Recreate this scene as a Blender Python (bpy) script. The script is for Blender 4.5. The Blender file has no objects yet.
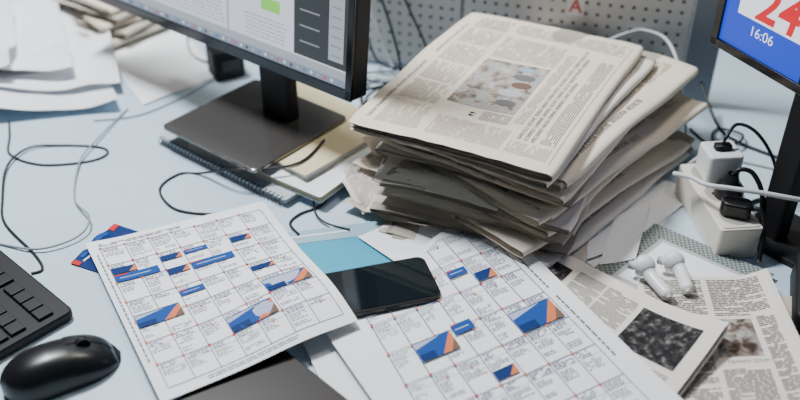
import bpy, math, random
from mathutils import Vector, Matrix, noise
R=random.Random(7)
C=bpy.context.scene.collection

# ---------------------------------------------------------------- materials
def mat(name,col,rough=.6,metal=0,emit=0,noise_amt=0.0,noise_scale=30,bump=0.0,coat=0,spec=None,bscale=60):
    m=bpy.data.materials.new(name);m.use_nodes=True
    nt=m.node_tree;b=nt.nodes['Principled BSDF']
    c=(col[0],col[1],col[2],1)
    b.inputs['Base Color'].default_value=c
    b.inputs['Roughness'].default_value=rough
    b.inputs['Metallic'].default_value=metal
    if spec is None and (name.startswith('print') or name.startswith('ink')): spec=.12
    if spec is not None:b.inputs['Specular IOR Level'].default_value=spec
    if coat:b.inputs['Coat Weight'].default_value=coat
    if emit:
        b.inputs['Emission Color'].default_value=c
        b.inputs['Emission Strength'].default_value=emit
        b.inputs['Base Color'].default_value=(0.01,0.01,0.01,1)
    if noise_amt or bump:
        tc=nt.nodes.new('ShaderNodeTexCoord')
        nz=nt.nodes.new('ShaderNodeTexNoise');nz.inputs['Scale'].default_value=noise_scale
        nz.inputs['Detail'].default_value=5
        nt.links.new(tc.outputs['Object'],nz.inputs['Vector'])
        if noise_amt:
            mx=nt.nodes.new('ShaderNodeMix');mx.data_type='RGBA'
            mx.inputs[6].default_value=tuple(max(0,x*(1-noise_amt)) for x in col)+(1,)
            mx.inputs[7].default_value=tuple(min(1,x*(1+noise_amt)) for x in col)+(1,)
            nt.links.new(nz.outputs['Fac'],mx.inputs[0])
            nt.links.new(mx.outputs[2],b.inputs['Base Color'])
        if bump:
            n2=nt.nodes.new('ShaderNodeTexNoise');n2.inputs['Scale'].default_value=bscale
            nt.links.new(tc.outputs['Object'],n2.inputs['Vector'])
            bp=nt.nodes.new('ShaderNodeBump');bp.inputs['Strength'].default_value=bump
            bp.inputs['Distance'].default_value=.002
            nt.links.new(n2.outputs['Fac'],bp.inputs['Height'])
            nt.links.new(bp.outputs['Normal'],b.inputs['Normal'])
    return m
def photomat(name,stops,scale=45,detail=6,dist=.6):
    m=mat(name,(.5,.5,.5),.7,spec=.12)
    nt=m.node_tree;b=nt.nodes['Principled BSDF']
    tc=nt.nodes.new('ShaderNodeTexCoord');nz=nt.nodes.new('ShaderNodeTexNoise')
    nz.inputs['Scale'].default_value=scale;nz.inputs['Detail'].default_value=detail;nz.inputs['Distortion'].default_value=dist
    cr=nt.nodes.new('ShaderNodeValToRGB');el=cr.color_ramp.elements
    el[0].position=stops[0][0];el[0].color=stops[0][1]+(1,);el[1].position=stops[-1][0];el[1].color=stops[-1][1]+(1,)
    for p,c in stops[1:-1]:
        e_=el.new(p);e_.color=c+(1,)
    nt.links.new(tc.outputs['Object'],nz.inputs['Vector']);nt.links.new(nz.outputs['Fac'],cr.inputs[0]);nt.links.new(cr.outputs[0],b.inputs['Base Color'])
    return m
def pegmat():
    m=mat('pegboard_paint',(.5,.52,.54),.5)
    nt=m.node_tree;b=nt.nodes['Principled BSDF']
    tc=nt.nodes.new('ShaderNodeTexCoord')
    sc=nt.nodes.new('ShaderNodeVectorMath');sc.operation='SCALE';sc.inputs['Scale'].default_value=1/.0165
    fr=nt.nodes.new('ShaderNodeVectorMath');fr.operation='FRACTION'
    sb=nt.nodes.new('ShaderNodeVectorMath');sb.operation='SUBTRACT';sb.inputs[1].default_value=(.5,0,.5)
    mu=nt.nodes.new('ShaderNodeVectorMath');mu.operation='MULTIPLY';mu.inputs[1].default_value=(1,0,1)
    ln=nt.nodes.new('ShaderNodeVectorMath');ln.operation='LENGTH'
    ls=nt.nodes.new('ShaderNodeMath');ls.operation='LESS_THAN';ls.inputs[1].default_value=.17
    mx=nt.nodes.new('ShaderNodeMix');mx.data_type='RGBA'
    mx.inputs[6].default_value=(.66,.65,.63,1);mx.inputs[7].default_value=(.10,.10,.11,1)
    L=nt.links.new
    L(tc.outputs['Object'],sc.inputs[0]);L(sc.outputs[0],fr.inputs[0]);L(fr.outputs[0],sb.inputs[0])
    L(sb.outputs[0],mu.inputs[0]);L(mu.outputs[0],ln.inputs[0]);L(ln.outputs['Value'],ls.inputs[0])
    L(ls.outputs[0],mx.inputs[0]);L(mx.outputs[2],b.inputs['Base Color'])
    return m
M=dict(
 desk=mat('desk_laminate',(.54,.68,.79),.30,noise_amt=.05,noise_scale=6),
 white=mat('white_paper',(.88,.90,.92),.7,noise_amt=.03,noise_scale=12,bump=.15,bscale=30),
 white2=mat('white_paper_soft',(.82,.86,.90),.7,noise_amt=.04,noise_scale=9,bump=.2,bscale=20),
 news=mat('newsprint',(.80,.72,.60),.85,noise_amt=.08,noise_scale=18,bump=.4,bscale=40,spec=.15),
 news2=mat('newsprint_grey',(.56,.51,.44),.85,noise_amt=.10,noise_scale=18,bump=.5,bscale=40,spec=.15),
 news3=mat('newsprint_pale',(.78,.74,.67),.85,noise_amt=.08,noise_scale=18,bump=.4,bscale=40,spec=.15),
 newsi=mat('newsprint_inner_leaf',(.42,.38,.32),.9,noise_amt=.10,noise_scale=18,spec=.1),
 ink=mat('ink_grey',(.18,.17,.155),.8), inkd=mat('ink_dark',(.03,.03,.034),.8),
 inkl=mat('ink_light',(.42,.37,.30),.8), inkm=mat('ink_mid',(.22,.20,.175),.8),
 line=mat('print_line',(.12,.16,.30),.7), tline=mat('print_small_text',(.20,.23,.33),.7),
 blue=mat('print_blue',(.010,.070,.30),.6), navy=mat('print_navy',(.006,.03,.14),.6),
 orange=mat('print_orange',(.66,.19,.08),.6), red=mat('print_red',(.55,.03,.03),.6), redp=mat('print_soft_red',(.6,.14,.13),.6),
 skyb=mat('print_light_blue',(.30,.46,.56),.6), tan=mat('print_tan',(.46,.36,.28),.7),
 brown=mat('print_brown',(.17,.11,.08),.7), pgrey=mat('print_grey',(.16,.16,.16),.7),
 pgl=mat('print_pale_grey',(.48,.50,.51),.7), lav=mat('print_lavender',(.42,.47,.66),.7),
 weave=mat('print_weave',(.27,.32,.30),.7), weaved=mat('print_weave_dark',(.10,.13,.12),.7),
 phc=photomat('print_photo_colour',[(.32,(.13,.11,.10)),(.42,(.30,.25,.21)),(.50,(.44,.40,.36)),(.58,(.36,.38,.39)),(.68,(.52,.52,.50))],75),
 phg=photomat('print_photo_dark',[(.40,(.015,.015,.017)),(.54,(.04,.04,.042)),(.63,(.10,.095,.09)),(.76,(.28,.28,.26))],150,3,.2),
 phm=photomat('print_photo_mixed',[(.34,(.04,.03,.03)),(.46,(.14,.10,.08)),(.56,(.28,.25,.23)),(.70,(.48,.47,.45))],80),
 teal=mat('teal_paper',(.015,.33,.50),.5,noise_amt=.15,noise_scale=10),
 black=mat('black_plastic',(.008,.008,.010),.3), blackm=mat('black_plastic_matte',(.010,.010,.012),.55,spec=.3),
 glass=mat('phone_glass',(.006,.010,.013),.06,coat=.5), gloss=mat('glossy_bezel',(.006,.006,.008),.14),
 metal=mat('dark_metal_base',(.20,.185,.175),.24,metal=.8,noise_amt=.08),
 lap=mat('dark_brown_laptop_lid',(.014,.010,.008),.42,spec=.3),
 keys=mat('key_plastic',(.009,.009,.011),.5,spec=.3),
 cabk=mat('black_cable',(.008,.008,.010),.45), cabw=mat('white_cable',(.66,.68,.70),.5), cabg=mat('grey_cable',(.28,.30,.33),.5),
 wplas=mat('white_plastic',(.82,.83,.84),.3), beige=mat('offwhite_plastic',(.76,.71,.62),.4),
 socket=mat('socket_recess',(.4,.38,.34),.5), hole=mat('hole_dark',(.01,.01,.01),.7),
 peg=pegmat(), frame=mat('partition_frame',(.20,.23,.27),.4),
 yel=mat('cream_pages',(.76,.66,.42),.7), cover=mat('notebook_cover',(.46,.52,.55),.5),
 wire=mat('spiral_wire',(.08,.08,.08),.35,metal=.6),
 green=mat('screen_green',(.25,.75,.10),.5,emit=1.2),
 scw=mat('screen_white',(.74,.80,.92),.4,emit=1.15), scg=mat('screen_grey_text',(.38,.41,.47),.4,emit=.8),
 scd=mat('screen_dark_panel',(.055,.065,.075),.4,emit=.7), sct=mat('screen_taskbar',(.30,.38,.50),.4,emit=.9),
 scl=mat('screen_pale_panel',(.50,.57,.65),.4,emit=.9),scr=mat('screen_red_icon',(.7,.10,.08),.4,emit=1.0),
 scb=mat('screen_blue_detail',(.10,.25,.6),.4,emit=.9),
 tvb=mat('tv_blue',(.008,.05,.62),.4,emit=1.4), tvw=mat('tv_white',(.85,.90,1),.4,emit=1.5), tvr=mat('tv_red',(.75,.003,.02),.4,emit=1.3),
 floor=mat('grey_carpet',(.12,.13,.14),.95,noise_amt=.3,noise_scale=80), wall=mat('wall_paint',(.6,.62,.64),.8,noise_amt=.03),
 leg=mat('desk_leg_metal',(.4,.42,.44),.35,metal=.8),
)
# ---------------------------------------------------------------- mesh builder
class MB:
    def __init__(s): s.v=[];s.f=[];s.mi=[];s.ms=[]
    def m(s,k):
        if k not in s.ms:s.ms.append(k)
        return s.ms.index(k)
    def poly(s,pts,k):
        n=len(s.v);s.v+= [tuple(p) for p in pts];s.f.append(tuple(range(n,n+len(pts))));s.mi.append(s.m(k))
    def grid(s,fn,nu,nv,k):
        n=len(s.v);i=s.m(k)
        for a in range(nu+1):
            for b in range(nv+1): s.v.append(tuple(fn(a/nu,b/nv)))
        for a in range(nu):
            for b in range(nv):
                q=n+a*(nv+1)+b
                s.f.append((q,q+nv+1,q+nv+2,q+1));s.mi.append(i)
    def box(s,c,d,k):
        x,y,z=c;a,b,e=d[0]/2,d[1]/2,d[2]/2
        n=len(s.v);i=s.m(k)
        s.v+=[(x+sx*a,y+sy*b,z+sz*e) for sz in(-1,1) for sy in(-1,1) for sx in(-1,1)]
        for f in((0,2,3,1),(4,5,7,6),(0,1,5,4),(2,6,7,3),(0,4,6,2),(1,3,7,5)):
            s.f.append(tuple(n+j for j in f));s.mi.append(i)
    def tube(s,pts,r,k,seg=8,steps=8):
        P=[Vector(p) for p in pts];out=[]
        n=len(P)
        for i in range(n-1):
            p0=P[max(i-1,0)];p1=P[i];p2=P[i+1];p3=P[min(i+2,n-1)]
            for j in range(steps):
                t=j/steps
                out.append(.5*((2*p1)+(p2-p0)*t+(2*p0-5*p1+4*p2-p3)*t*t+(3*p1-p0-3*p2+p3)*t**3))
        out.append(P[-1]);base=len(s.v);mi=s.m(k)
        up=Vector((0.13,.07,1)).normalized()
        for i,p in enumerate(out):
            d=(out[min(i+1,len(out)-1)]-out[max(i-1,0)]).normalized()
            a=d.cross(up)
            if a.length<.05:a=d.cross(Vector((1,0,0)))
            a.normalize();b=a.cross(d)
            rr=r(i/(len(out)-1)) if callable(r) else r
            for q in range(seg):
                an=2*math.pi*q/seg
                s.v.append(tuple(p+a*rr*math.cos(an)+b*rr*math.sin(an)))
        for i in range(len(out)-1):
            for q in range(seg):
                A=base+i*seg+q;B=base+i*seg+(q+1)%seg
                s.f.append((A,B,B+seg,A+seg));s.mi.append(mi)
        s.f.append(tuple(base+q for q in range(seg)));s.mi.append(mi)
        e=base+(len(out)-1)*seg
        s.f.append(tuple(e+q for q in reversed(range(seg))));s.mi.append(mi)
    def build(s,name,loc=(0,0,0),rot=0,parent=None,smooth=False,origin=None,bevel=0,bseg=2):
        me=bpy.data.meshes.new(name)
        v=s.v
        if origin is not None:
            v=[(x-origin[0],y-origin[1],z-origin[2]) for x,y,z in v];loc=origin
        me.from_pydata(v,[],s.f);
        for k in s.ms: me.materials.append(M[k])
        me.polygons.foreach_set('material_index',s.mi)
        if smooth: me.polygons.foreach_set('use_smooth',[True]*len(s.f))
        me.update()
        o=bpy.data.objects.new(name,me);C.objects.link(o)
        o.location=loc;o.rotation_euler=(0,0,rot)
        if parent:o.parent=parent
        if bevel:
            b=o.modifiers.new('bevel','BEVEL');b.width=bevel;b.segments=bseg;b.limit_method='ANGLE'
        return o
def tag(o,label,cat,group=None):
    o['label']=label;o['category']=cat
    if group:o['group']=group
    return o
def empty(name,loc,rot=0):
    o=bpy.data.objects.new(name,None);o.empty_display_size=.02;C.objects.link(o);o.location=loc;o.rotation_euler=(0,0,rot);return o
def slab(mb,L,W,z0,z1,rc,k,cx=0,cy=0,n=6):
    pts=[]
    for (sx,sy,a0) in((1,1,0),(-1,1,90),(-1,-1,180),(1,-1,270)):
        for i in range(n+1):
            a=math.radians(a0+90*i/n)
            pts.append((cx+sx*(L/2-rc)+rc*math.cos(a),cy+sy*(W/2-rc)+rc*math.sin(a)))
    b=len(mb.v);N=len(pts);mi=mb.m(k)
    mb.v+=[(x,y,z0) for x,y in pts]+[(x,y,z1) for x,y in pts]
    mb.f.append(tuple(b+i for i in reversed(range(N))));mb.mi.append(mi)
    mb.f.append(tuple(b+N+i for i in range(N)));mb.mi.append(mi)
    for i in range(N):
        j=(i+1)%N;mb.f.append((b+i,b+j,b+N+j,b+N+i));mb.mi.append(mi)
# ---------------------------------------------------------------- printing helpers (metres on the sheet)
class Print:
    def __init__(s,mb,fn,clip=None): s.mb=mb;s.fn=fn;s.clip=clip   # fn(x,y,lift)->world
    def rect(s,x0,y0,x1,y1,k,lift=.0004,step=.012):
        if s.clip: step=.005
        nx=max(1,math.ceil(abs(x1-x0)/step));ny=max(1,math.ceil(abs(y1-y0)/step))
        if not s.clip:
            s.mb.grid(lambda a,b:s.fn(x0+(x1-x0)*a,y0+(y1-y0)*b,lift),nx,ny,k);return
        for i in range(nx):
            for j in range(ny):
                a0=x0+(x1-x0)*i/nx;a1=x0+(x1-x0)*(i+1)/nx;b0=y0+(y1-y0)*j/ny;b1=y0+(y1-y0)*(j+1)/ny
                if s.clip((a0+a1)/2,(b0+b1)/2): s.mb.poly([s.fn(a0,b0,lift),s.fn(a1,b0,lift),s.fn(a1,b1,lift),s.fn(a0,b1,lift)],k)
    def poly(s,pts,k,lift=.0006):
        if s.clip and not all(s.clip(x,y) for x,y in pts):return
        s.mb.poly([s.fn(x,y,lift) for x,y in pts],k)
    def disc(s,x,y,rx,ry,k,lift=.0006,n=10):
        s.poly([(x+rx*math.cos(2*math.pi*i/n),y+ry*math.sin(2*math.pi*i/n)) for i in range(n)],k,lift)
    def scrawl(s,x0,y0,x1,h,k,w=.0007):
        x=x0;py=y0;px=x0
        while x<x1:
            nx_=x+R.uniform(.001,.0022);ny_=y0+R.uniform(-h,h)
            s.poly([(px,py),(nx_,ny_),(nx_+w,ny_+w),(px+w,py+w)],k,.0005);px,py=nx_,ny_;x=nx_
            if R.random()<.12:x+=.003;px=x
    def text(s,x0,y0,x1,y1,pitch,h,k,dens=.9,wl=(.004,.012)):
        y=y0
        while y+h<=y1:
            x=x0;end=x1 if R.random()<.85 else x0+(x1-x0)*R.uniform(.4,.9)
            while x<end-.001:
                w=min(R.uniform(*wl),end-x)
                if R.random()<dens:s.poly([(x,y),(x+w,y),(x+w,y+h),(x,y+h)],k,.0004)
                x+=w+h*.8
            y+=pitch
    def headline(s,x0,y0,x1,h,k):
        x=x0;c=0
        while x<x1:
            w=h*.62
            ty=R.randrange(5)
            r=lambda a,b,c_,d:s.poly([(x+a*w,y0+b*h),(x+c_*w,y0+b*h),(x+c_*w,y0+d*h),(x+a*w,y0+d*h)],k,.0005)
            r(0,0,.22,1)
            if ty in(0,1,3):r(.72,0,.93,1)
            if ty in(0,2,4):r(.22,0,.9,.14)
            if ty in(1,2,3):r(.22,.43,.8,.56)
            if ty in(2,4):r(.22,.86,.9,1)
            x+=w*1.25;c+=1
            if c>R.randint(4,9):x+=w*.8;c=0
def patch(c0,c1,c2,c3,bump=None):
    c=[Vector(p) for p in(c0,c1,c2,c3)]
    W=((c[1]-c[0]).length+(c[2]-c[3]).length)/2;H=((c[3]-c[0]).length+(c[2]-c[1]).length)/2
    def fn(x,y,lift=0):
        u=x/W;v=y/H
        p=c[0]*(1-u)*(1-v)+c[1]*u*(1-v)+c[2]*u*v+c[3]*(1-u)*v
        z=p.z+lift+(bump(u,v,p) if bump else 0)
        return (p.x,p.y,max(z,.0004+lift))
    return fn,W,H
def sheet(name,cs,k,label,cat,bump=None,printer=None,n=24,group=None,layers=1,gap=.0009,frame=None,spread=.004):
    fn,W,H=patch(*cs,bump=bump)
    mb=MB()
    for l in range(layers):
        o=-gap*l;e=R.uniform(-spread,spread) if l else 0;e2=R.uniform(-spread,spread) if l else 0
        mb.grid(lambda a,b:fn(a*W+e,b*H+e2,o),n,n,k)
    if printer:
        if frame:
            f2,W2,H2=patch(*frame,bump=bump)
            c2=[Vector(p[:2]) for p in cs]
            def clip(x,y):
                p=Vector(f2(x,y)[:2]);s=[]
                for i in range(4):
                    a=c2[i];b=c2[(i+1)%4];d=(b-a).normalized();s.append(d.x*(p.y-a.y)-d.y*(p.x-a.x))
                return all(q>.006 for q in s) or all(q<-.006 for q in s)
            printer(Print(mb,f2,clip),W2,H2)
        else: printer(Print(mb,fn),W,H)
    cx=sum(p[0] for p in cs)/4;cy=sum(p[1] for p in cs)/4;cz=min(p[2] for p in cs)
    o=mb.build(name,origin=(cx,cy,cz),smooth=True)
    return tag(o,label,cat,group)
# ================================================================ setting
mb=MB();mb.box((0,1.5,-.76),(6,6,.02),'floor');f=mb.build('floor',origin=(0,1.5,-.76));f['kind']='structure'
mb=MB();mb.box((0,3.4,.5),(6,.1,2.5),'wall');f=mb.build('wall_back',origin=(0,3.4,.5));f['kind']='structure'
# desk
dk=empty('desk',(0,1.05,-.75));tag(dk,'wide pale blue-white laminate office desk covered with papers','desk')
mb=MB();mb.box((0,0,.735),(2.4,1.7,.03),'desk');mb.build('desktop',parent=dk,bevel=.003)
for x in(-1.12,1.12):
    for y in(-.78,.78):
        mb=MB();mb.box((x,y,.36),(.05,.05,.72),'leg');mb.build('leg',parent=dk,bevel=.004)
def textpolys(mb,s,size,fx,k,shear=0,bold=0):
    cu=bpy.data.curves.new('t','FONT');cu.body=s;cu.size=size;cu.align_x='CENTER';cu.align_y='CENTER';cu.shear=shear;cu.offset=bold
    o=bpy.data.objects.new('t',cu);C.objects.link(o)
    dg=bpy.context.evaluated_depsgraph_get();me=o.evaluated_get(dg).to_mesh()
    vs=[v.co.copy() for v in me.vertices];fs=[tuple(p.vertices) for p in me.polygons]
    o.evaluated_get(dg).to_mesh_clear()
    n=len(mb.v);mb.v+=[fx(v.x,v.y) for v in vs];i=mb.m(k)
    for f in fs: mb.f.append(tuple(n+j for j in f));mb.mi.append(i)
    bpy.data.objects.remove(o);bpy.data.curves.remove(cu)

# ================================================================ pegboard partition
a=Vector((-.12,1.34,0));b=Vector((.455,1.175,0));d=(b-a);ang=math.atan2(d.y,d.x);Lp=d.length
pt=empty('pegboard_partition',tuple((a+b)/2),ang);tag(pt,'perforated light grey metal desk partition with grey frame','partition')
split=-.075
for x0,x1 in((-Lp/2,split-.002),(split+.002,Lp/2-.045)):
    mb=MB();mb.box(((x0+x1)/2,0,.18),(x1-x0,.012,.34),'peg');o=mb.build('perforated_panel',parent=pt,bevel=.001)
mb=MB();mb.box((split,.003,.18),(.012,.01,.34),'frame');mb.build('seam_strip',parent=pt)
mb=MB();mb.box((Lp/2-.0225,0,.18),(.045,.022,.36),'frame');mb.build('frame_post',parent=pt,bevel=.003)
mb=MB();mb.box((0,.0,.005),(Lp,.02,.01),'frame');mb.build('bottom_rail',parent=pt,bevel=.002)
mb=MB()
textpolys(mb,'A',.028,lambda X,Y:(X,-.0008,Y),'redp',0,.0006)
mb.box((0,.0003,0),(.024,.001,.026),'wplas')
o=mb.build('emblem_sign');p=pt.matrix_basis@Vector((.092,-.009,.134));o.location=p;o.rotation_euler=(0,0,ang);tag(o,'small red letter emblem fixed on the perforated partition','sign')

# ================================================================ left monitor
e=Vector((.78,-.625,0)).normalized()
B2=Vector((-.058,.964,.12));Wm=.56;Hm=.33
org=B2-e*Wm/2
mon=empty('computer_monitor',(-.15,1.085,.03),0);tag(mon,'black widescreen computer monitor on a square dark metal stand, page open','monitor')
mangle=math.atan2(e.y,e.x);tilt=math.radians(-6)
hd=empty('display_head',tuple(org-Vector((-.15,1.085,.03))));hd.parent=mon;hd.rotation_euler=(tilt,0,mangle)
mb=MB();mb.box((0,.014,Hm/2),(Wm,.028,Hm),'blackm');mb.box((0,.035,Hm/2),(Wm*.6,.03,Hm*.6),'blackm')
o=mb.build('housing',parent=hd,bevel=.003)
mb=MB()
fr=-.0015
mb.box((0,fr,.007),(Wm,.004,.014),'gloss');mb.box((0,fr,Hm-.006),(Wm,.004,.012),'gloss')
mb.box((Wm/2-.005,fr,Hm/2),(.010,.004,Hm-.001),'gloss');mb.box((-Wm/2+.005,fr,Hm/2),(.010,.004,Hm-.001),'gloss')
mb.build('bezel',parent=hd,bevel=.0008)
mb=MB()
x1=Wm/2-.010;x0=-x1;z0=.014;z1=Hm-.012;y=-.0008
def sq(xa,za,xb,zb,k,l=0): mb.poly([(xa,y-l,za),(xb,y-l,za),(xb,y-l,zb),(xa,y-l,zb)],k)
sq(x0,z0,x1,z1,'scw')
sq(x0,z0,x1,z0+.009,'sct',.0002)
for i in range(44):
    xx=x0+.02+i*.0115;sq(xx,z0+.0025,xx+.004,z0+.0065,['scr','scw','scd','scl','scb','scw','scl'][i%7],.0004)
sq(x1-.088,z0+.022,x1-.001,z1-.02,'scd',.0003)
sq(x1-.030,z0+.030,x1-.006,z0+.14,'scl',.0005)
for i in range(8): sq(x1-.078,z0+.04+i*.02,x1-.045,z0+.042+i*.02,'scg',.0005)
for i in range(7): sq(x1-.026,z0+.036+i*.012,x1-.01,z0+.038+i*.012,'scg',.0007)
sq(x0,z0+.009,x1,z0+.020,'scl',.0002)
sq(x1-.21,z0+.02,x1-.206,z1-.02,'scl',.0002)
for i in range(30):
    zz=z0+.026+i*.0052
    if i<6 or i>12:
        xx=x1-.175
        while xx<x1-.105:
            w=R.uniform(.003,.010);sq(xx,zz,min(xx+w,x1-.1),zz+.0012,'scg',.0004);xx+=w+.002
    if i%8!=7:
        xx=x1-.42
        while xx<x1-.22:
            w=R.uniform(.004,.014);sq(xx,zz,xx+w,zz+.0012,'scb' if R.random()<.06 else 'scg',.0004);xx+=w+.003
sq(x1-.145,z0+.064,x1-.112,z0+.080,'green',.0006)
mb.build('screen',parent=hd)
mb=MB();slab(mb,.055,.022,.006,.27,.006,'blackm');mb.build('neck',loc=(-.014,.0,0),parent=mon,rot=mangle,bevel=.001)
mb=MB();slab(mb,.182,.176,0,.006,.008,'metal');mb.build('base_plate',loc=(-.047,-.020,0),parent=mon,rot=mangle,bevel=.0015)

# ================================================================ notebooks under the base
def notebook(name,c,ang,L,W,z,T,cov,pages,label,spiral=False):
    nb=empty(name,(c[0],c[1],z),ang);tag(nb,label,'notebook',group='notebooks under the monitor stand')
    mb=MB();slab(mb,L,W,0,.001,.004,cov);mb.build('back_cover',parent=nb)
    mb=MB()
    n=6
    for i in range(n):
        o=R.uniform(-.0015,.0015);h=(T-.0026)/n
        mb.box((o,-o,.0012+h*(i+.5)),(L-.006+o,W-.006,h*.82),pages)
    mb.build('pages',parent=nb)
    mb=MB();slab(mb,L,W,T-.001,T,.004,cov);mb.build('front_cover',parent=nb)
    if spiral:
        mb=MB();k=int(L/.007)
        for i in range(k):
            x=-L/2+.008+i*(L-.016)/(k-1)
            pts=[(x+.001*math.cos(t),-W/2+.002+ (T*.45)*math.cos(t),T/2+(T*.58)*math.sin(t)) for t in [2*math.pi*j/8 for j in range(9)]]
            mb.tube(pts,.0007,'wire',seg=5,steps=2)
        mb.build('spiral_binding',parent=nb,smooth=True)
    return nb
notebook('spiral_notebook',(-.187,1.053),mangle,.247,.165,0,.011,'cover','white','spiral-bound notebook with grey cover and white pages under the stand',True)
notebook('notebook',(-.144,1.040),mangle+.06,.232,.168,.0112,.009,'white2','yel','cream-paged notebook lying in the middle of the pile')
notebook('notebook',(-.146,1.076),mangle-.05,.224,.17,.0204,.0095,'yel','white','pale yellow covered notebook on top of the pile')

# ================================================================ right small monitor
A=Vector((.371,.984,.19));e1=Vector((.41,-.91,0)).normalized();Wt=.30;Ht=.19
ta=math.atan2(e1.y,e1.x)
tv=empty('small_monitor',(.45,.86,0));tag(tv,'small black monitor showing a news broadcast with clock','monitor')
ctr=A+e1*Wt/2-Vector((.45,.86,0))
hd=empty('display_head',tuple(ctr));hd.parent=tv;hd.rotation_euler=(0,0,ta)
mb=MB();mb.box((0,.012,Ht/2),(Wt,.022,Ht),'blackm');mb.build('housing',parent=hd,bevel=.003)
mb=MB()
for c,dm in(((0,-.0015,.005),(Wt,.005,.010)),((0,-.0015,Ht-.005),(Wt,.005,.01)),((Wt/2-.005,-.0015,Ht/2),(.010,.005,Ht-.001)),((-Wt/2+.005,-.0015,Ht/2),(.010,.005,Ht-.001))):
    mb.box(c,dm,'gloss')
mb.build('bezel',parent=hd,bevel=.0008)
mb=MB();y=-.0008
sq(-Wt/2+.010,.010,Wt/2-.010,Ht-.01,'tvb')
xo=-Wt/2
sq(xo+.030,.050,xo+.27,.165,'tvw',.0002)
CX=.086;CZ=.073;SZ=.062
textpolys(mb,'24',SZ,lambda X,Y:(xo+CX+X,y-.0008,CZ+Y),'tvr',.15,.0012)
textpolys(mb,'16:06',.0165,lambda X,Y:(xo+.072+X,y-.0012,.038+Y),'tvw',0,0)
mb.build('screen',parent=hd)
mb=MB();slab(mb,.034,.020,.008,.22,.005,'blackm');mb.build('neck',loc=(-.010,-.01,0),parent=tv,rot=ta,bevel=.001)
mb=MB();slab(mb,.13,.09,0,.008,.012,'blackm');mb.build('base_plate',loc=(.018,-.026,0),parent=tv,rot=ta+.25,bevel=.002)

# ================================================================ newspaper pile
def G(x,y,lev):
    dx=x-.15;dy=y-.98
    r=math.hypot(dx,dy);l=min(1,max(0,lev))
    nn=noise.noise(Vector((x*6,y*6,lev*1.1)))
    n2=noise.noise(Vector((x*15+5,y*15,lev*1.6)))
    A=math.sin(math.pi*min(1,l*.85+.05))
    return A*(nn*.009+n2*.004) - l*(1-.52*l)*.28*max(0,r-.11)**1.5
def newspaper(c,deg,L,W,z0,T,fold,k,label,leaves=6,printer=None,group='newspapers in the tall pile',Gf=G,lev=None,amp=.0007,seed=0,rag=.008,ecurl=.0):
    rr=random.Random(seed)
    th=math.radians(deg);du=Vector((math.cos(th),math.sin(th)));dw=Vector((math.sin(th),-math.cos(th)))*fold
    cc=Vector(c)
    lv=lev if lev is not None else z0/.13
    sk=rr.uniform(-.02,.02)
    def place(u,w,z):
        cu_=max(0,abs(u)-(L/2-.014));cw_=max(0,abs(w)-(W/2-.014));k_=.05*cu_*cw_/.014
        u=u-math.copysign(k_*2,u);w=w-math.copysign(k_*2,w)
        p=cc+du*(u+sk*w)+dw*w
        ed=max(0,(abs(u)/(L/2)-.72)/.28)**2+max(0,(abs(w)/(W/2)-.72)/.28)**2
        zz=z0+z+Gf(p.x,p.y,lv)+amp*math.sin(31*u+seed)*math.cos(27*w+seed*2)
        zz+=ecurl*min(1,ed)*noise.noise(Vector((u*20,w*20,seed*3.7)))*2
        return (p.x,p.y,max(zz,.0005+z*.3))
    mb=MB();dz=T/2/(leaves+.6)
    for q in range(leaves):
        r=T/2-q*dz
        sh=rr.uniform(0,rag)+ (q*.0006);s2=rr.uniform(0,rag);us=rr.uniform(-rag,rag)*.55
        prof=[]
        nt_=14
        wc=W/2-T/2
        for i in range(nt_+1): prof.append((-W/2+sh+(wc+W/2-sh)*i/nt_,T/2+r))
        for i in range(1,8):
            a=math.pi/2-math.pi*i/8;prof.append((wc+r*math.cos(a)*1.3,T/2+r*math.sin(a)))
        for i in range(nt_+1): prof.append((wc-(wc+W/2-s2)*i/nt_,T/2-r))
        N=len(prof)-1
        rot=rr.uniform(-.03,.03) if q else 0
        nq=rr.uniform(0,50);ru=rr.uniform(0,1)
        def f(a,b):
            w_,z_=prof[round(b*N)]
            j=.0018*noise.noise(Vector((w_*70,nq,z_*100)))*(abs(a-.5)>.45)
            u_=(a-.5)*L*(1-.014*q*ru)+us+rot*w_+j
            wob=.0010*math.sin(30*u_+q*2+seed)*(1 if z_<T/2 else .3)
            sl=.22*T*max(0,abs(a-.5)*2-.4)*noise.noise(Vector((w_*16,nq,a*3)))*(1 if q else 0)*2
            return place(u_,w_+wob,z_+sl)
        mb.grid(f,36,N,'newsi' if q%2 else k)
    if printer:
        P_=Print(mb,lambda x,y,l:place(x-L/2,y-W/2,T+l))
        printer(P_,L,W)
    o=mb.build('newspaper',origin=(c[0],c[1],z0),smooth=True)
    return tag(o,label,'newspaper',group)
def pr_generic(P,L,W):
    n=4;cw=(L-.03)/n
    for i in range(n):
        P.text(.022+i*cw,.022,.022+i*cw+cw-.010,W-.03,.0028,.0013,'inkl')
    P.headline(.022,W-.022,L*.6,.007,'inkm')
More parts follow.
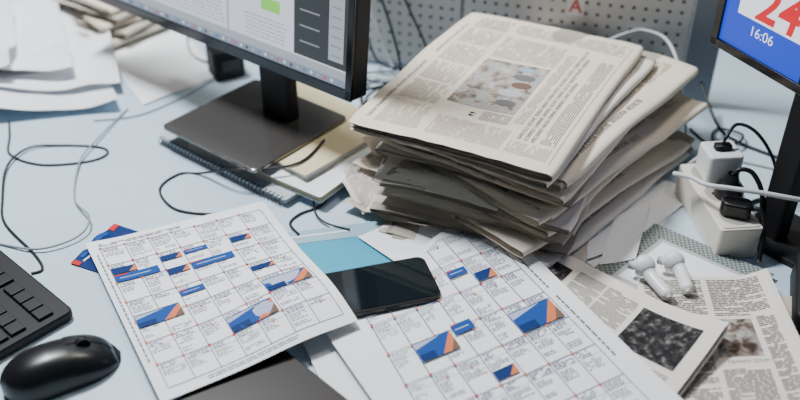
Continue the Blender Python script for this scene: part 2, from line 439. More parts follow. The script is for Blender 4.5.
def pr_top(P,L,W):
    P.rect(.092,.082,.215,.168,'phc')
    for (x,y_,a,b,k) in((.115,.148,.008,.018,'pgrey'),(.140,.144,.009,.022,'pgl'),(.162,.150,.008,.018,'brown'),(.182,.146,.008,.020,'pgrey'),(.202,.142,.006,.016,'skyb')):
        P.disc(x,y_,a,b*.75,k,.0007);P.disc(x,y_-b*.92,.0036,.0046,'tan',.0009)
    P.headline(.045,.190,.29,.0046,'inkm');P.headline(.045,.198,.27,.0046,'inkm');P.headline(.045,.206,.20,.0046,'inkm')
    P.headline(.02,.014,.17,.0042,'inkm');P.headline(.2,.014,.3,.0042,'inkm')
    for q in(0,.006): P.poly([(.070+q,.120),(.074+q,.120),(.072+q,.128)],'inkd',.0008)
    P.text(.066,.134,.088,.170,.0028,.0012,'inkm');P.text(.075,.174,.27,.186,.0026,.0010,'inkl')
    cols=[(.016,.068),(.075,.125),(.13,.18),(.185,.235),(.24,.29),(.295,.338)]
    for a,b in cols[1:]: P.text(a,.026,b,.076,.0026,.0010,'inkl')
    P.text(.016,.026,.068,.080,.0026,.0010,'inkl');P.text(.016,.090,.058,.180,.0026,.0010,'inkl');P.text(.016,.186,.040,.235,.0026,.0010,'inkl')
    P.text(.222,.084,.285,.170,.0026,.0010,'inkl');P.text(.300,.084,.338,.235,.0026,.0010,'inkl')
    P.rect(.014,.239,.335,.2396,'inkm');P.text(.046,.217,.27,.235,.0026,.0010,'inkm')
lbls=['at the very bottom of the pile','near the bottom with rounded fold outward','with loose page edges fanning out','sagging in the lower part of the pile','thin and greyish in the pile','with curled uneven corners','in the middle of the pile, slightly twisted','sticking out toward the power strip','with ragged page edges','with crisp bulging fold in the upper half','jutting out just beneath the top ones','slightly rotated under the top one']
spec=[ # cx,cy,deg,L,W,T,gap,fold,mat
 (.145,.970,68,.33,.25,.008,.001,1,'news2'),(.188,.985,48,.33,.25,.008,.002,1,'news3'),(.140,.985,67,.32,.245,.006,.0005,-1,'news2'),
 (.180,.990,44,.34,.25,.009,.003,1,'news'),(.150,.985,63,.31,.24,.006,.001,1,'news2'),(.176,1.002,51,.34,.25,.009,.002,1,'news'),
 (.144,.998,67,.33,.245,.006,.001,1,'news3'),(.194,1.006,46,.352,.25,.011,.003,1,'news'),(.153,1.000,62,.32,.25,.006,.001,-1,'news2'),
 (.174,1.012,56,.35,.25,.011,.001,1,'news'),(.192,1.022,52,.356,.25,.011,.002,1,'news'),(.146,1.004,58,.345,.245,.009,.001,1,'news3')]
z=.0
for i,(cx,cy,dg_,L,W,T,gp,fo,k) in enumerate(spec):
    hi=i>=9
    newspaper((cx,cy),dg_,L,W,z,T,fo,k,'folded newspaper '+lbls[i],printer=pr_generic,seed=i+1,rag=.015 if hi else .030,amp=.0003,leaves=8 if hi else 7,ecurl=.0008 if hi else .0018);z+=T+gp+.0005
newspaper((.133,1.003),62.2,.355,.25,z,.010,1,'news','top beige folded newspaper with photo and headline',printer=pr_top,seed=42,rag=.008,amp=.0006,leaves=8)
def crump(a,s,off=0,base=0): return lambda u,v,p:a*(noise.noise(Vector((p.x*s,p.y*s,off)))+.55)+a*.35*(noise.noise(Vector((p.x*s*2.7,p.y*s*2.7,off+3)))+.3)+base
tx=lambda P,W,H:P.text(.006,.006,W-.006,H-.006,.003,.0012,'inkl')
sheet('newspaper_page',[(-.072,.905,.002),(-.01,.975,.002),(.07,.88,.002),(.03,.842,.002)],'news2','crumpled newspaper page poking out under the pile','newspaper',bump=crump(.016,22,1.5),n=36,printer=tx)
sheet('newspaper_page',[(-.045,.93,.014),(.02,.99,.014),(.09,.875,.012),(.055,.858,.012)],'news3','curled newspaper page slipping from the lower pile','newspaper',bump=crump(.018,18,7.5),n=36,printer=tx)
sheet('newspaper_page',[(-.060,.955,.030),(.0,1.02,.030),(.08,.90,.028),(.045,.868,.028)],'news','bent newspaper page drooping from the pile side','newspaper',bump=crump(.016,20,12.5),n=36,printer=tx)
sheet('newspaper_page',[(-.080,.955,.002),(-.02,1.03,.020),(.03,.95,.020),(-.045,.885,.004)],'news3','creased newspaper page between notebooks and the pile','newspaper',bump=crump(.014,16,22.5),n=36,printer=tx)
sheet('newspaper_page',[(-.050,.99,.050),(.0,1.05,.056),(.05,.97,.055),(.0,.90,.046)],'news2','greyish newspaper page hanging from the pile','newspaper',bump=crump(.012,24,32.5,-.006),n=36,printer=tx)

# ================================================================ other newspapers
def bmp(a,ph=0,fx=7,fy=6): return lambda u,v,p:a*(math.sin(fx*u+ph)*math.cos(fy*v+ph)+1)
def pr_np2(P,W,H):
    P.rect(W*.74,H*.10,W*.95,H*.50,'phg')
    P.rect(W*.34,H*.10,W*.455,H*.36,'phg')
    P.text(W*.48,H*.08,W*.59,H*.9,.0026,.0012,'ink');P.text(W*.60,H*.08,W*.72,H*.9,.0026,.0012,'ink')
    P.text(W*.12,H*.08,W*.32,H*.5,.0026,.0012,'ink');P.text(W*.74,H*.56,W*.95,H*.9,.0026,.0012,'ink')
    P.headline(W*.1,H*.03,W*.3,.006,'inkm')
def b2(u,v,p): return .0006*(math.sin(7*u+1)*math.cos(6*v)+1)+.016*max(0,(u-.72)/.28)**2*max(0,1-v*1.15)+.003*math.exp(-(v/.15)**2)
sheet('newspaper_page',[(.10,.885,.009),(.322,.655,.022),(.222,.545,.012),(0,.775,.006)],'news3','loose printed newspaper page with a dark picture','newspaper',bump=b2,printer=pr_np2,layers=7,gap=.0014,spread=.007)
def pr_np3(P,W,H):
    P.text(.006,.006,W*.5,.065,.0027,.0013,'ink');P.text(W*.55,.006,W-.006,.065,.0027,.0013,'ink')
    P.rect(W*.50,.070,W*.80,.125,'phm')
    P.text(W*.84,.068,W-.006,.2,.0027,.0013,'ink');P.headline(W*.55,.130,W*.85,.004,'inkm');P.text(W*.15,.075,W*.46,.24,.0027,.0013,'ink');P.text(W*.5,.142,W*.8,.24,.0027,.0013,'ink')
newspaper((.406,.60),97,.25,.14,.0006,.011,1,'news2','thin folded newspaper lying below the loose pages',leaves=6,printer=pr_generic,group='loose newspapers on the desk',Gf=lambda x,y,l:0,lev=0,amp=0,seed=77,rag=.01)
sheet('newspaper_page',[(.262,.762,.011),(.392,.757,.018),(.378,.49,.024),(.22,.49,.010)],'news3','newspaper page with text columns and small photo','newspaper',bump=lambda u,v,p:.0008*(math.sin(7*u+2.5)*math.cos(6*v+2.5)+1)+.007*max(0,(u-.75)/.25)**2-.004*math.exp(-((u-.15)/.3)**2)*v,printer=pr_np3,layers=9,gap=.0015,spread=.010)
def pr_mag(P,W,H):
    P.rect(0,0,W,.022,'weave',.0003);P.rect(0,.022,.022,H,'weave',.0003)
    for i in range(52):
        for j in range(6):
            if (i+j)%2:P.disc(.002+i*W/52.5,.002+j*.0036,.0015,.0015,'weaved',n=4)
            else:P.disc(.002+i*W/52.5,.002+j*.0036,.0010,.0010,'pgl',n=4)
    for i in range(34):
        for j in range(6):
            if (i+j)%2:P.disc(.002+j*.0036,.023+i*.0036,.0015,.0015,'weaved',n=4)
            else:P.disc(.002+j*.0036,.023+i*.0036,.0010,.0010,'pgl',n=4)
    P.rect(.028,.028,W-.01,H-.01,'white',.0004)
sheet('magazine',[(.306,.870,.0062),(.418,.774,.0062),(.325,.69,.0055),(.214,.783,.0055)],'pgl','pale magazine with woven grey border under white earbuds','magazine',printer=pr_mag,bump=bmp(.0003,0))

# ================================================================ printed sheets
def grid_page(P,x0,y0,x1,y1,nc,nr,blocks):
    cw=(x1-x0)/nc;rh=(y1-y0)/nr;t=.0009
    for i in range(nc+1):P.rect(x0+i*cw-t/2,y0,x0+i*cw+t/2,y1,'line')
    for j in range(nr+1):P.rect(x0,y0+j*rh-t/2,x1,y0+j*rh+t/2,'line')
    for i in range(nc):
        for j in range(nr):
            a=x0+i*cw;b=y0+j*rh
            P.rect(a,b+rh*.24,a+cw,b+rh*.24+.0003,'line')
            P.text(a+.002,b+.0018,a+cw*R.uniform(.5,.92),b+rh*.23,.0024,.0010,'tline',wl=(.002,.005))
            if R.random()<.85:P.text(a+.002,b+rh*.32,a+cw*R.uniform(.5,.95),b+rh*R.uniform(.5,.62),.0028,.0009,'tline',wl=(.002,.006))
            if R.random()<.55:P.text(a+.002,b+rh*.70,a+cw*R.uniform(.4,.9),b+rh*R.uniform(.8,.92),.0028,.0009,'tline',wl=(.002,.006))
            if R.random()<.9:P.rect(a-.0014,b-.0016,a+.0014,b+.0016,'orange' if R.random()<.8 else 'red',.0008)
            if R.random()<.3:P.rect(a+cw*.45,b+rh*.24-.0012,a+cw*.45+.0022,b+rh*.24+.0012,'orange',.0008)
    for (i,j,w,h,kind) in blocks:
        ax=x0+i*cw+.0004;ay=y0+j*rh+.0004;bx=ax+w*cw-.0008;by=ay+h*rh-.0008
        P.rect(ax,ay,bx,by,'white',.0010)
        if kind==0:
            P.rect(ax,ay,bx,by,'blue',.0014);P.rect(ax,ay,ax+(bx-ax)*.3,ay+.0018,'red',.0016);P.rect(ax+(bx-ax)*.1,ay+(by-ay)*.5,ax+(bx-ax)*.8,ay+(by-ay)*.6,'lav',.0016)
        elif kind==1:
            # header photo: blue field, red-orange diagonal corner
            P.rect(ax,ay,bx,by,'lav',.0012)
            P.poly([(ax,by),(ax,ay+(by-ay)*.35),(ax+(bx-ax)*.85,ay),(bx,ay),(ax+(bx-ax)*.55,by)],'blue',.0014)
            P.poly([(bx,ay),(bx,by),(ax+(bx-ax)*.55,by)],'orange',.0015)
            P.poly([(bx,ay+(by-ay)*.45),(bx,by),(ax+(bx-ax)*.78,by)],'brown',.0017)
            P.rect(ax,by-(by-ay)*.35,ax+(bx-ax)*.4,by,'navy',.0016)
            P.rect(ax,ay,bx,ay+.0010,'line',.0016)
        else:
            P.rect(ax,ay,bx,by,'navy',.0014);P.poly([(bx,ay),(bx,by),(bx-(by-ay)*.8,by)],'orange',.0016)
def pr_L(P,W,H):
    bl=[(0,1.24,1,.34,2),(0,1.62,1.8,.38,0),(2,2,.9,.34,2),(3,2,1.8,.38,0),(2,1.24,.9,.3,2),(3,1.24,1,.24,0),(5,4.24,1.9,.72,1),(3,5.24,1.9,.74,1),(0,3.74,1.8,.62,1),(2,3.24,1,.3,0),(5,1.24,.9,.32,2),(5,3.24,1,.28,2)]
    grid_page(P,.012,.018,W-.010,H-.014,7,7,bl)
    P.text(.012,.009,W*.5,.014,.003,.0014,'ink')
    P.text(.05,H-.010,W*.7,H-.005,.003,.0012,'tline')
    yy=.03
    while yy<H*.8:
        l=R.uniform(.003,.008);P.rect(.0055,yy,.0075,yy+l,'tline');yy+=l+.002
def bL(u,v,p):
    s=math.exp(-(abs((u-.93)/.40))**3-((v-.80)/.28)**2)*.0155
    return s+.0012*(1-math.cos(6*u))*(v)+.003*math.exp(-(u/.12)**2)*math.exp(-((v-.1)/.3)**2)
sheet('printed_sheet',[(-.366,.828,.006),(-.171,.919,.005),(-.043,.681,.014),(-.222,.577,.016)],'white','white printed table sheet draped over the phone end','paper',bump=bL,printer=pr_L,n=36)
def pr_C(P,W,H):
    bl=[(1,3.0,1.6,.62,1),(2.7,2.9,.9,.34,0),(5,3.24,1.9,.72,1),(5,1.6,.9,.34,2),(4,1.24,.9,.26,0),(3,4.6,.9,.3,2)]
    grid_page(P,.010,.046,W-.026,H-.012,7,8,bl)
    x=W-.019
    for (a,b,hh) in((.13,.20,.003),(.23,.42,.0022),(.46,.7,.0022)):
        yy=a*H
        while yy<b*H:
            l=R.uniform(.004,.01);P.rect(x,yy,x+hh,yy+l,'ink');yy+=l+.002
    P.scrawl(W*.66,.026,W*.86,.0045,'inkd');P.scrawl(W*.70,.037,W*.82,.003,'inkd')
    P.disc(.56*W,.030,.006,.006,'tline');P.disc(.56*W,.030,.0045,.0045,'white',.0009);P.disc(.56*W,.030,.002,.002,'tline',.0011)
sheet('printed_sheet',[(-.0766,.674,.012),(.0956,.904,.016),(.281,.525,.028),(.02,.50,.013)],'white','white printed table sheet lying under the phone','paper',bump=lambda u,v,p:.0008*(math.sin(p.x*30)*math.cos(p.y*24)+1),printer=pr_C,n=30,
   frame=[(-.09,.80,.0138),(.0956,.904,.016),(.281,.525,.028),(.07,.42,.0155)])
sheet('paper_sheet',[(-.118,.715,.0045),(.05,.80,.0055),(.14,.50,.005),(-.03,.50,.005)],'white2','blank white paper sheet beneath the printed sheet','paper')
sheet('paper_sheet',[(-.05,.845,.0055),(.065,.918,.011),(.12,.86,.0105),(.02,.77,.0065)],'white','blank white sheet with its corner beside the pile','paper')
sheet('teal_leaflet',[(-.15,.852,.003),(.0,.885,.003),(.02,.76,.003),(-.125,.735,.003)],'teal','teal and pale blue leaflet beneath the phone','leaflet',printer=lambda P,W,H:(P.rect(0,0,W,H*.20,'skyb'),P.rect(W*.1,H*.08,W*.6,H*.1,'white',.0006)))
# sheets beside the pile
sheet('paper_sheet',[(.28,1.01,.0012),(.372,.955,.0012),(.250,.770,.0012),(.165,.815,.0012)],'white2','white paper sheet sticking out from beneath the pile','paper')
sheet('paper_sheet',[(.29,.99,.0030),(.352,.915,.0020),(.225,.785,.0020),(.17,.85,.0030)],'white','white paper sheet spread beside the newspaper pile','paper',bump=bmp(.0008,1))
sheet('paper_sheet',[(.24,.90,.0060),(.345,.965,.0045),(.300,.845,.0040),(.21,.80,.0050)],'white','flat white paper under the pile edge','paper',bump=bmp(.0015,2))
sheet('paper_sheet',[(.26,.88,.0100),(.31,.91,.0120),(.268,.80,.0060),(.225,.79,.0080)],'white','curled white paper scrap beside the pile','paper',bump=lambda u,v,p:.006*max(0,u-.3)**2)

# ================================================================ phone
ph=empty('smartphone',(-.037,.734,.0142),math.radians(16.3));tag(ph,'black smartphone lying face up on printed sheets','phone')
mb=MB();slab(mb,.152,.072,0,.0075,.010,'black');mb.build('body',parent=ph,bevel=.0015)
mb=MB();slab(mb,.147,.067,.0075,.0079,.008,'glass');mb.build('screen',parent=ph)
mb=MB();mb.box((.02,-.0362,.004),(.016,.001,.002),'blackm');mb.build('side_button',parent=ph)
# dark laptop lid
lp=empty('closed_laptop',(-.105,.50,0.001),math.radians(-45));tag(lp,'closed near-black laptop under the printed sheet','laptop')
mb=MB();slab(mb,.27,.20,0,.006,.01,'lap');mb.build('base',parent=lp,bevel=.001)
mb=MB();slab(mb,.27,.20,.0065,.011,.01,'lap');mb.build('lid',parent=lp,bevel=.0012)

# ================================================================ keyboard
kd=Vector((-.745,.666)).normalized();kw=Vector((-kd.y,kd.x));kw=kw if kw.y<0 else -kw
K=Vector((-.343,.710));ctr=K+kd*.22+kw*.075
kb=empty('keyboard',(ctr.x,ctr.y,0),math.atan2(-kd.y,-kd.x));tag(kb,'black full-size computer keyboard with flat keys','keyboard')
mb=MB();slab(mb,.44,.15,0.001,.013,.008,'blackm');mb.build('case',parent=kb,bevel=.003)
km=MB()
s=.0088;t=.0080;h=.0042
km.v=[(-s,-s,0),(s,-s,0),(s,s,0),(-s,s,0),(-t,-t+.0004,h),(t,-t+.0004,h),(t,t,h),(-t,t,h)]
km.f=[(0,3,2,1),(4,5,6,7),(0,1,5,4),(1,2,6,5),(2,3,7,6),(3,0,4,7)];km.mi=[km.m('keys')]*6
k0=km.build('key',parent=kb,bevel=.0006)
first=True
for r in range(6):
    for c in range(16):
        x=.203-c*.0188-(.005 if c>3 else 0);yk=-.058+r*.0188+(.012 if r==5 else 0)
        if first:o=k0;first=False
        else:o=k0.copy();C.objects.link(o)
        o.location=(x,yk,.0125)

# ================================================================ mouse
ms=empty('computer_mouse',(-.332,.630,0),math.radians(31));tag(ms,'glossy black wireless computer mouse beside the keyboard','mouse')
def shell(u,v,off=0):
    x=-.057+.114*u
    s_=max(0,1-abs(2*u-1)**2.6)**.5
    w=(.031+.002*math.cos(2*math.pi*u))*s_
    hh=(.034*(1-.35*max(0,u-.4)**1.2*1.6))*max(0,1-abs(2*u-.9)**2.8 if abs(2*u-.9)<1 else 0)**.5
    if u>.95: hh=hh*.7+.0
    a=math.pi*v
    y=-math.copysign(abs(math.cos(a))**.8,math.cos(a))*(w+off);zz=(abs(math.sin(a))**.75)*(hh+off)
    return (x,y,zz+.001)
mb=MB();mb.grid(lambda u,v:shell(u,v),32,20,'black');mb.build('body',parent=ms,smooth=True)
for a0,a1 in((.12,.485),(.515,.88)):
    mb=MB();mb.grid(lambda u,v:shell(.58+.38*u,a0+(a1-a0)*v,.0007),14,10,'black');mb.build('button',parent=ms,smooth=True)
mb=MB()
mb.tube([(.024,-.003,.028),(.024,.003,.028)],.007,'blackm',seg=18,steps=2);mb.build('scroll_wheel',parent=ms,smooth=True)

# ================================================================ power strip
ps=empty('power_strip',(.380,.880,0),math.radians(5));tag(ps,'off-white three-outlet power strip beside the newspaper pile','power strip')
mb=MB();slab(mb,.050,.14,0,.042,.004,'beige');mb.build('body',parent=ps,bevel=.002)
mb=MB();slab(mb,.044,.134,.042,.0432,.004,'beige');mb.build('cover_plate',parent=ps,bevel=.0006)
for yy in(-.045,0,.045):
    mb=MB();n=20
    mb.poly([(.018*math.cos(2*math.pi*i/n),.018*math.sin(2*math.pi*i/n),.0435) for i in range(n)],'socket')
    for sgn in(-1,1):
        mb.poly([(.008*sgn+.0025*math.cos(2*math.pi*i/n),.0025*math.sin(2*math.pi*i/n),.0438) for i in range(n)],'hole')
    mb.build('socket',loc=(0,yy,0),parent=ps)
ad=empty('charger_adapter',(.386,.918,.0442),math.radians(5));tag(ad,'white cube charger plugged into the power strip','charger')
mb=MB();slab(mb,.042,.040,0,.038,.005,'wplas');mb.build('body',parent=ad,bevel=.003)
mb=MB();slab(mb,.020,.012,.038,.044,.003,'blackm');mb.tube([(0,0,.042),(.003,.002,.054),(.02,.015,.062),(.05,.02,.045),(.075,.01,.01),(.085,-.01,-.035)],.0022,'cabk');mb.build('usb_cord',parent=ad,smooth=True)
pg=empty('power_plug',(.388,.876,.0442),math.radians(30));tag(pg,'round black plug in the power strip with black cord','plug')
mb=MB()
for (r0,r1,za,zb) in((.017,.0165,0,.012),(.0165,.010,.012,.02),(.010,.006,.02,.03)):
    mb.grid(lambda u,v:((r0+(r1-r0)*v)*math.cos(2*math.pi*u),(r0+(r1-r0)*v)*math.sin(2*math.pi*u),za+(zb-za)*v),20,2,'black')
mb.build('plug_body',parent=pg,smooth=True)
mb=MB();mb.tube([(0,0,.028),(.006,-.004,.036),(.016,-.014,.033),(.022,-.028,.012),(.021,-.040,-.025),(.020,-.052,-.038)],.003,'cabk');mb.build('cord',parent=pg,smooth=True)
pg=empty('power_plug',(.384,.838,.0442),math.radians(-20));tag(pg,'angled black plug at the end of the power strip','plug')
mb=MB();slab(mb,.034,.022,0,.018,.008,'black');mb.build('plug_body',parent=pg,bevel=.003)
mb=MB();mb.tube([(.012,0,.009),(.026,-.002,.012),(.034,-.01,-.005),(.036,-.03,-.038)],.003,'cabk');mb.build('cord',parent=pg,smooth=True)
# black case at right edge
cs=empty('black_case',(.462,.715,0),math.radians(-20));tag(cs,'black plastic desk device lying beside the newspapers','device')
mb=MB();slab(mb,.09,.12,0,.034,.012,'blackm');mb.build('body',parent=cs,bevel=.003)
mb=MB();slab(mb,.07,.10,.034,.035,.008,'gloss');mb.build('top_panel',parent=cs)

# earbuds
for (p0,p1,p2,lb) in(((.268,.764,.026),(.273,.748,.023),(.284,.718,.022),'white wireless earbud lying on the magazine'),((.302,.772,.026),(.306,.755,.024),(.306,.726,.023),'second white wireless earbud beside its twin')):
    eb=empty('earbud',(p1[0],p1[1],.008));tag(eb,lb,'earbud',group='white earbuds')
    q=[Vector(p)-Vector((p1[0],p1[1],.008)) for p in(p0,p1,p2)]
    hr=[.0045,.0065,.0075,.0110,.0128,.0125,.0110,.0085,.004]
    mb=MB();mb.tube([q[0]+Vector((-.010,.007,-.004)),q[0]+Vector((-.002,.002,0)),q[0]*.4+q[1]*.6],lambda t:(lambda a:hr[min(8,int(a))]*(1-(a-int(a)))+hr[min(8,int(a)+1)]*(a-int(a)))(t*8),'wplas',seg=20,steps=10);mb.build('head',parent=eb,smooth=True)
    mb=MB();mb.tube([q[0]*.5+q[1]*.5,q[1],q[2]],lambda t:.0078*(1-.15*t) if t<.9 else .0078*.85*math.sqrt(max(0.02,1-((t-.9)/.1)**2)),'wplas',seg=18,steps=10);mb.build('stem',parent=eb,smooth=True)
    mb=MB();mb.tube([q[0]+Vector((-.0145,.0102,-.005)),q[0]+Vector((-.0095,.0066,-.004))],.0048,'pgl',seg=14,steps=2);mb.build('speaker_mesh',parent=eb,smooth=True)

# packet tucked under the left sheet
sheet('snack_packet',[(-.376,.800,.0012),(-.345,.876,.0012),(-.29,.85,.0012),(-.32,.775,.0012)],'navy','dark blue printed packet with red and white bands under the sheet','packet',bump=lambda u,v,p:.007*abs(noise.noise(Vector((p.x*38,p.y*38,5.5))))*min(1,5*u)*min(1,5*(1-u)),n=40,
  printer=lambda P,W,H:(P.rect(W*.1,.011,W*.5,.0135,'white',.0008,.003),P.rect(.0,.0,.006,.012,'red',.0008,.003),P.rect(W*.84,.0,W,.008,'red',.0008,.003),P.rect(W*.15,.003,W*.75,.008,'blue',.0008,.003)))

# ================================================================ upper-left things
def heap(own,off): 
    c=crump(.024,6,.3)
    return lambda u,v,p:c(u,v,p)+own*(noise.noise(Vector((p.x*9+off,p.y*9,off)))+.6)+own*.25*noise.noise(Vector((p.x*24+off,p.y*24,off)))+own*.9*max(0,(u-.8)/.2)**2*(.5+.5*math.sin(7*v+off))
sheet('paper_sheet',[(-.85,1.55,.001),(-.57,1.52,.001),(-.41,1.155,.001),(-.78,1.08,.001)],'white2','large creased white sheet lying flat on desk','paper',bump=heap(.003,.3),n=60)
sheet('paper_sheet',[(-.82,1.52,.006),(-.52,1.49,.006),(-.42,1.21,.006),(-.76,1.13,.006)],'white','second creased white sheet on top of another','paper',bump=heap(.009,4.3),n=60)
sheet('paper_sheet',[(-.85,1.47,.016),(-.58,1.44,.016),(-.49,1.22,.016),(-.80,1.15,.016)],'white','rumpled white sheet topping the paper heap','paper',bump=heap(.013,9.3),n=60)
sheet('paper_sheet',[(-.84,1.44,.030),(-.64,1.40,.030),(-.57,1.19,.028),(-.80,1.12,.026)],'white','bent white sheet lying across the paper heap','paper',bump=heap(.015,15.3),n=60)
sheet('paper_sheet',[(-.52,1.40,.001),(-.38,1.44,.001),(-.28,1.27,.001),(-.38,1.17,.001)],'white','thin white sheet near the small newspaper pile','paper',bump=bmp(.001))
zz=.008
for i,(c,dg_,k) in enumerate([((-.47,1.47),50,'news2'),((-.475,1.48),62,'news2'),((-.465,1.485),42,'news'),((-.48,1.49),58,'news2'),((-.47,1.50),50,'news')]):
    newspaper(c,dg_,.20,.16,zz,.010,1,k,['folded newspaper at the bottom of the small pile','folded newspaper in the small pile','greyish folded newspaper in the small pile','folded newspaper near the top of the small pile','folded newspaper topping the small pile'][i],leaves=4,
      printer=(lambda P,L,W:(pr_generic(P,L,W),P.rect(.02,.03,.09,.10,'phm',.0007),P.rect(.06,.11,.10,.14,'red',.0008),P.rect(.10,.02,.16,.09,'phm',.0008))),group='newspapers in the small pile',Gf=lambda x,y,l:0,lev=0,seed=i+50,rag=.016);zz+=.0116
mb=MB();slab(mb,.05,.045,0,.045,.008,'blackm');mb.box((0,-.0235,.022),(.03,.002,.02),'gloss')
o=mb.build('power_adapter',loc=(-.272,1.275,.003),rot=.5,bevel=.003);tag(o,'small black power adapter block behind the monitor','adapter')
mb=MB();slab(mb,.26,.12,0,.03,.01,'blackm');mb.box((.02,-.02,.031),(.16,.05,.002),'gloss');o=mb.build('black_box',loc=(-.72,1.635,.002),rot=.1,bevel=.003);tag(o,'low black box at the back of the desk','box')

# ================================================================ cables
def cable(pts,r,k,label,name='cable'):
    mb=MB();mb.tube(pts,r,k)
    c=pts[len(pts)//2]
    o=mb.build(name,origin=tuple(c),smooth=True);tag(o,label,'cable');return o
r=.0016
cable([(-.56,1.12,r),(-.545,1.08,r),(-.528,1.034,r),(-.479,1.008,r),(-.42,1.015,r),(-.397,1.034,r),(-.411,1.052,r),(-.467,1.057,r),(-.506,1.047,.004),(-.519,1.0,.005),(-.5,.928,r),(-.478,.876,r),(-.423,.817,r),(-.405,.79,r),(-.415,.782,r)],r,'cabk','thin black cable looped on the desk near the keyboard')
cable([(-.40,1.16,r),(-.42,1.06,.0055),(-.426,1.008,.005),(-.409,.928,r),(-.375,.878,.010),(-.38,.845,.006),(-.418,.823,.0045),(-.47,.836,r),(-.55,.86,r)],.0013,'cabg','thin pale grey cable curving across the desk')
cable([(-.10,1.02,.0325),(-.127,.966,.0325),(-.175,.95,.032),(-.215,.955,.028),(-.262,.985,.003),(-.290,.985,r),(-.307,.950,r),(-.279,.907,r),(-.23,.896,r),(-.20,.905,r)],r,'cabk','black cable draped over the notebooks')
cable([(-.05,1.03,r),(-.06,1.0,r),(-.075,.973,r),(-.097,.917,r),(-.123,.896,r),(-.133,.876,r),(-.12,.85,.005)],r,'cabk','black cable running from notebooks to the printed sheet')
cable([(-.05,1.06,.004),(-.075,1.0,.004),(-.105,.945,.004),(-.105,.90,.004),(-.09,.875,.004),(-.06,.86,.005)],.0013,'cabk','second thin black cable beside the notebooks')
cable([(-.30,1.36,r),(-.33,1.40,r),(-.36,1.42,.003),(-.34,1.34,r),(-.29,1.29,.008)],r,'cabk','black cord of the small adapter block')
cable([(-.44,1.125,r),(-.38,1.14,r),(-.33,1.19,r),(-.29,1.25,r)],.0011,'cabg','thin grey cable passing near the monitor')
tang=[
 ([(-.06,1.31,.13),(-.035,1.29,.07),(-.01,1.27,.012),(.02,1.24,.004),(.01,1.19,.003),(-.02,1.15,.003)],.0020,'cabw','white cable hanging behind the monitor'),
 ([(-.03,1.30,.12),(-.01,1.285,.06),(.0,1.26,.008),(-.03,1.22,.003),(.02,1.18,.003),(.0,1.12,.003),(-.03,1.06,.003)],.0022,'cabk','black cable winding behind the monitor'),
 ([(.05,1.27,.006),(.02,1.255,.004),(-.04,1.245,.004),(-.06,1.20,.003),(-.03,1.16,.003),(.03,1.15,.003)],.0018,'cabg','grey cable curling behind the monitor'),
 ([(.08,1.26,.06),(.06,1.25,.02),(.03,1.22,.004),(-.04,1.20,.009),(-.05,1.14,.004),(-.01,1.09,.003)],.0024,'cabk','thick black cable behind the monitor'),
 ([(.00,1.30,.13),(.02,1.285,.09),(.04,1.265,.05),(.05,1.235,.01),(.03,1.20,.008),(-.01,1.17,.008),(-.02,1.11,.006)],.0018,'cabk','thin black cable hanging from the partition'),
 ([(-.07,1.28,.003),(-.05,1.25,.010),(-.02,1.235,.012),(.03,1.235,.012),(.06,1.21,.010)],.0020,'cabw','pale cable lying across the other cables'),
 ([(-.05,1.30,.05),(-.03,1.27,.02),(.03,1.265,.008),(.07,1.24,.006),(.05,1.20,.012),(-.02,1.21,.014),(-.05,1.17,.010),(-.02,1.13,.008)],.0020,'cabk','looped black cable in the tangle'),
 ([(.10,1.25,.02),(.06,1.23,.014),(.0,1.215,.016),(-.045,1.225,.014),(-.055,1.26,.008),(-.01,1.275,.004)],.0017,'cabk','thin black loop on top of the tangle'),
 ([(-.06,1.15,.008),(-.04,1.19,.012),(.0,1.20,.016),(.04,1.18,.014),(.05,1.15,.010),(.02,1.10,.006)],.0017,'cabg','grey cable resting on the tangle'),
 ([(-.08,1.13,.003),(-.03,1.17,.008),(.0,1.23,.018),(.03,1.26,.03),(.06,1.268,.06)],.0022,'cabk','black cable rising toward the partition'),
 ([(-.02,1.20,.018),(-.05,1.19,.016),(-.055,1.16,.010),(-.02,1.15,.010),(.02,1.165,.014),(.025,1.20,.018),(-.01,1.22,.018)],.0022,'cabk','coiled black cable behind the monitor'),
]
for p_,r_,k_,l_ in tang: cable(p_,r_,k_,l_)
cable([(.30,1.185,.10),(.325,1.195,.105),(.347,1.195,.11),(.372,1.17,.11),(.38,1.13,.10),(.385,1.10,.07),(.40,1.08,.003)],.0024,'cabw','white cable looping in front of the partition')
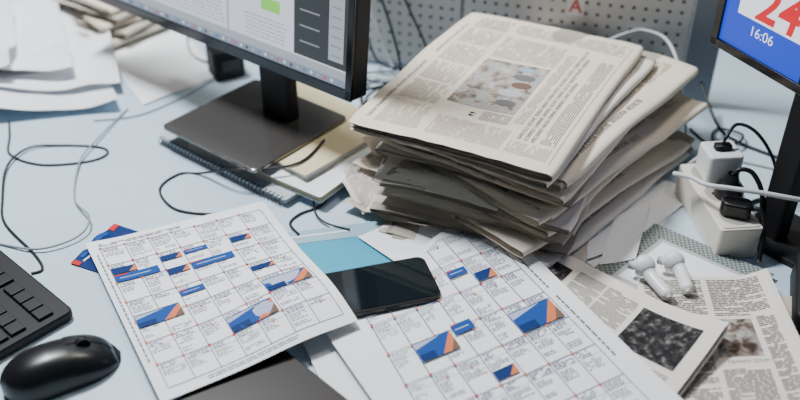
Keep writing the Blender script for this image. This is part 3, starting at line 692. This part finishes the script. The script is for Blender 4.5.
cable([(.33,.905,.055),(.34,.878,.068),(.352,.856,.072),(.375,.846,.074),(.405,.836,.075),(.45,.825,.072),(.50,.835,.055),(.58,.86,.01)],.003,'cabw','thick white cable lying over the power strip')
cable([(.43,1.15,.05),(.44,1.08,.02),(.468,1.06,.004),(.53,1.0,.003),(.56,.93,.003)],.0022,'cabk','black cable on the desk behind the power strip')
cable([(.42,1.05,.003),(.45,1.02,.003),(.49,1.0,.003),(.53,.97,.008),(.57,.92,.003)],.0025,'cabw','white cable on the desk behind the power strip')
cable([(.415,.985,.003),(.435,.965,.003),(.43,.93,.003),(.425,.905,.003),(.45,.925,.003),(.51,.93,.003)],.0022,'cabk','black cable looping beside the power strip')
cable([(.352,.975,.003),(.365,.962,.03),(.385,.958,.050),(.41,.963,.03),(.43,.985,.003),(.46,1.03,.003)],.002,'cabw','white cable arching behind the charger cube')
cable([(.41,1.10,.003),(.425,1.06,.003),(.455,1.045,.012),(.475,1.075,.008),(.45,1.10,.003),(.43,1.06,.008),(.44,1.0,.003)],.0018,'cabk','small black cable coil on the desk')

# ================================================================ lights
def area(loc,size,energy,col,tgt):
    l=bpy.data.lights.new('ceiling_light','AREA');l.shape='RECTANGLE';l.size=size[0];l.size_y=size[1];l.energy=energy;l.color=col
    o=bpy.data.objects.new('ceiling_light',l);C.objects.link(o);o.location=loc
    o.rotation_euler=(Vector(tgt)-Vector(loc)).to_track_quat('-Z','Y').to_euler();return o
area((-.62,1.40,1.6),(.40,.25),56,(.95,.975,1),(-.15,.85,0))
area((.40,1.5,1.9),(.5,.3),12,(1,.92,.80),(.1,.9,0))
w=bpy.data.worlds.new('World');bpy.context.scene.world=w;w.use_nodes=True
w.node_tree.nodes['Background'].inputs[0].default_value=(.60,.76,1,1);w.node_tree.nodes['Background'].inputs[1].default_value=.08
# ================================================================ camera
cd=bpy.data.cameras.new('Camera');cam=bpy.data.objects.new('Camera',cd);C.objects.link(cam)
cam.location=(0,0,.65);cam.rotation_euler=(math.radians(55),0,0);cd.lens=40.5;cd.sensor_width=36
cd.dof.use_dof=True;cd.dof.focus_distance=1.0;cd.dof.aperture_fstop=2.6
bpy.context.scene.camera=cam
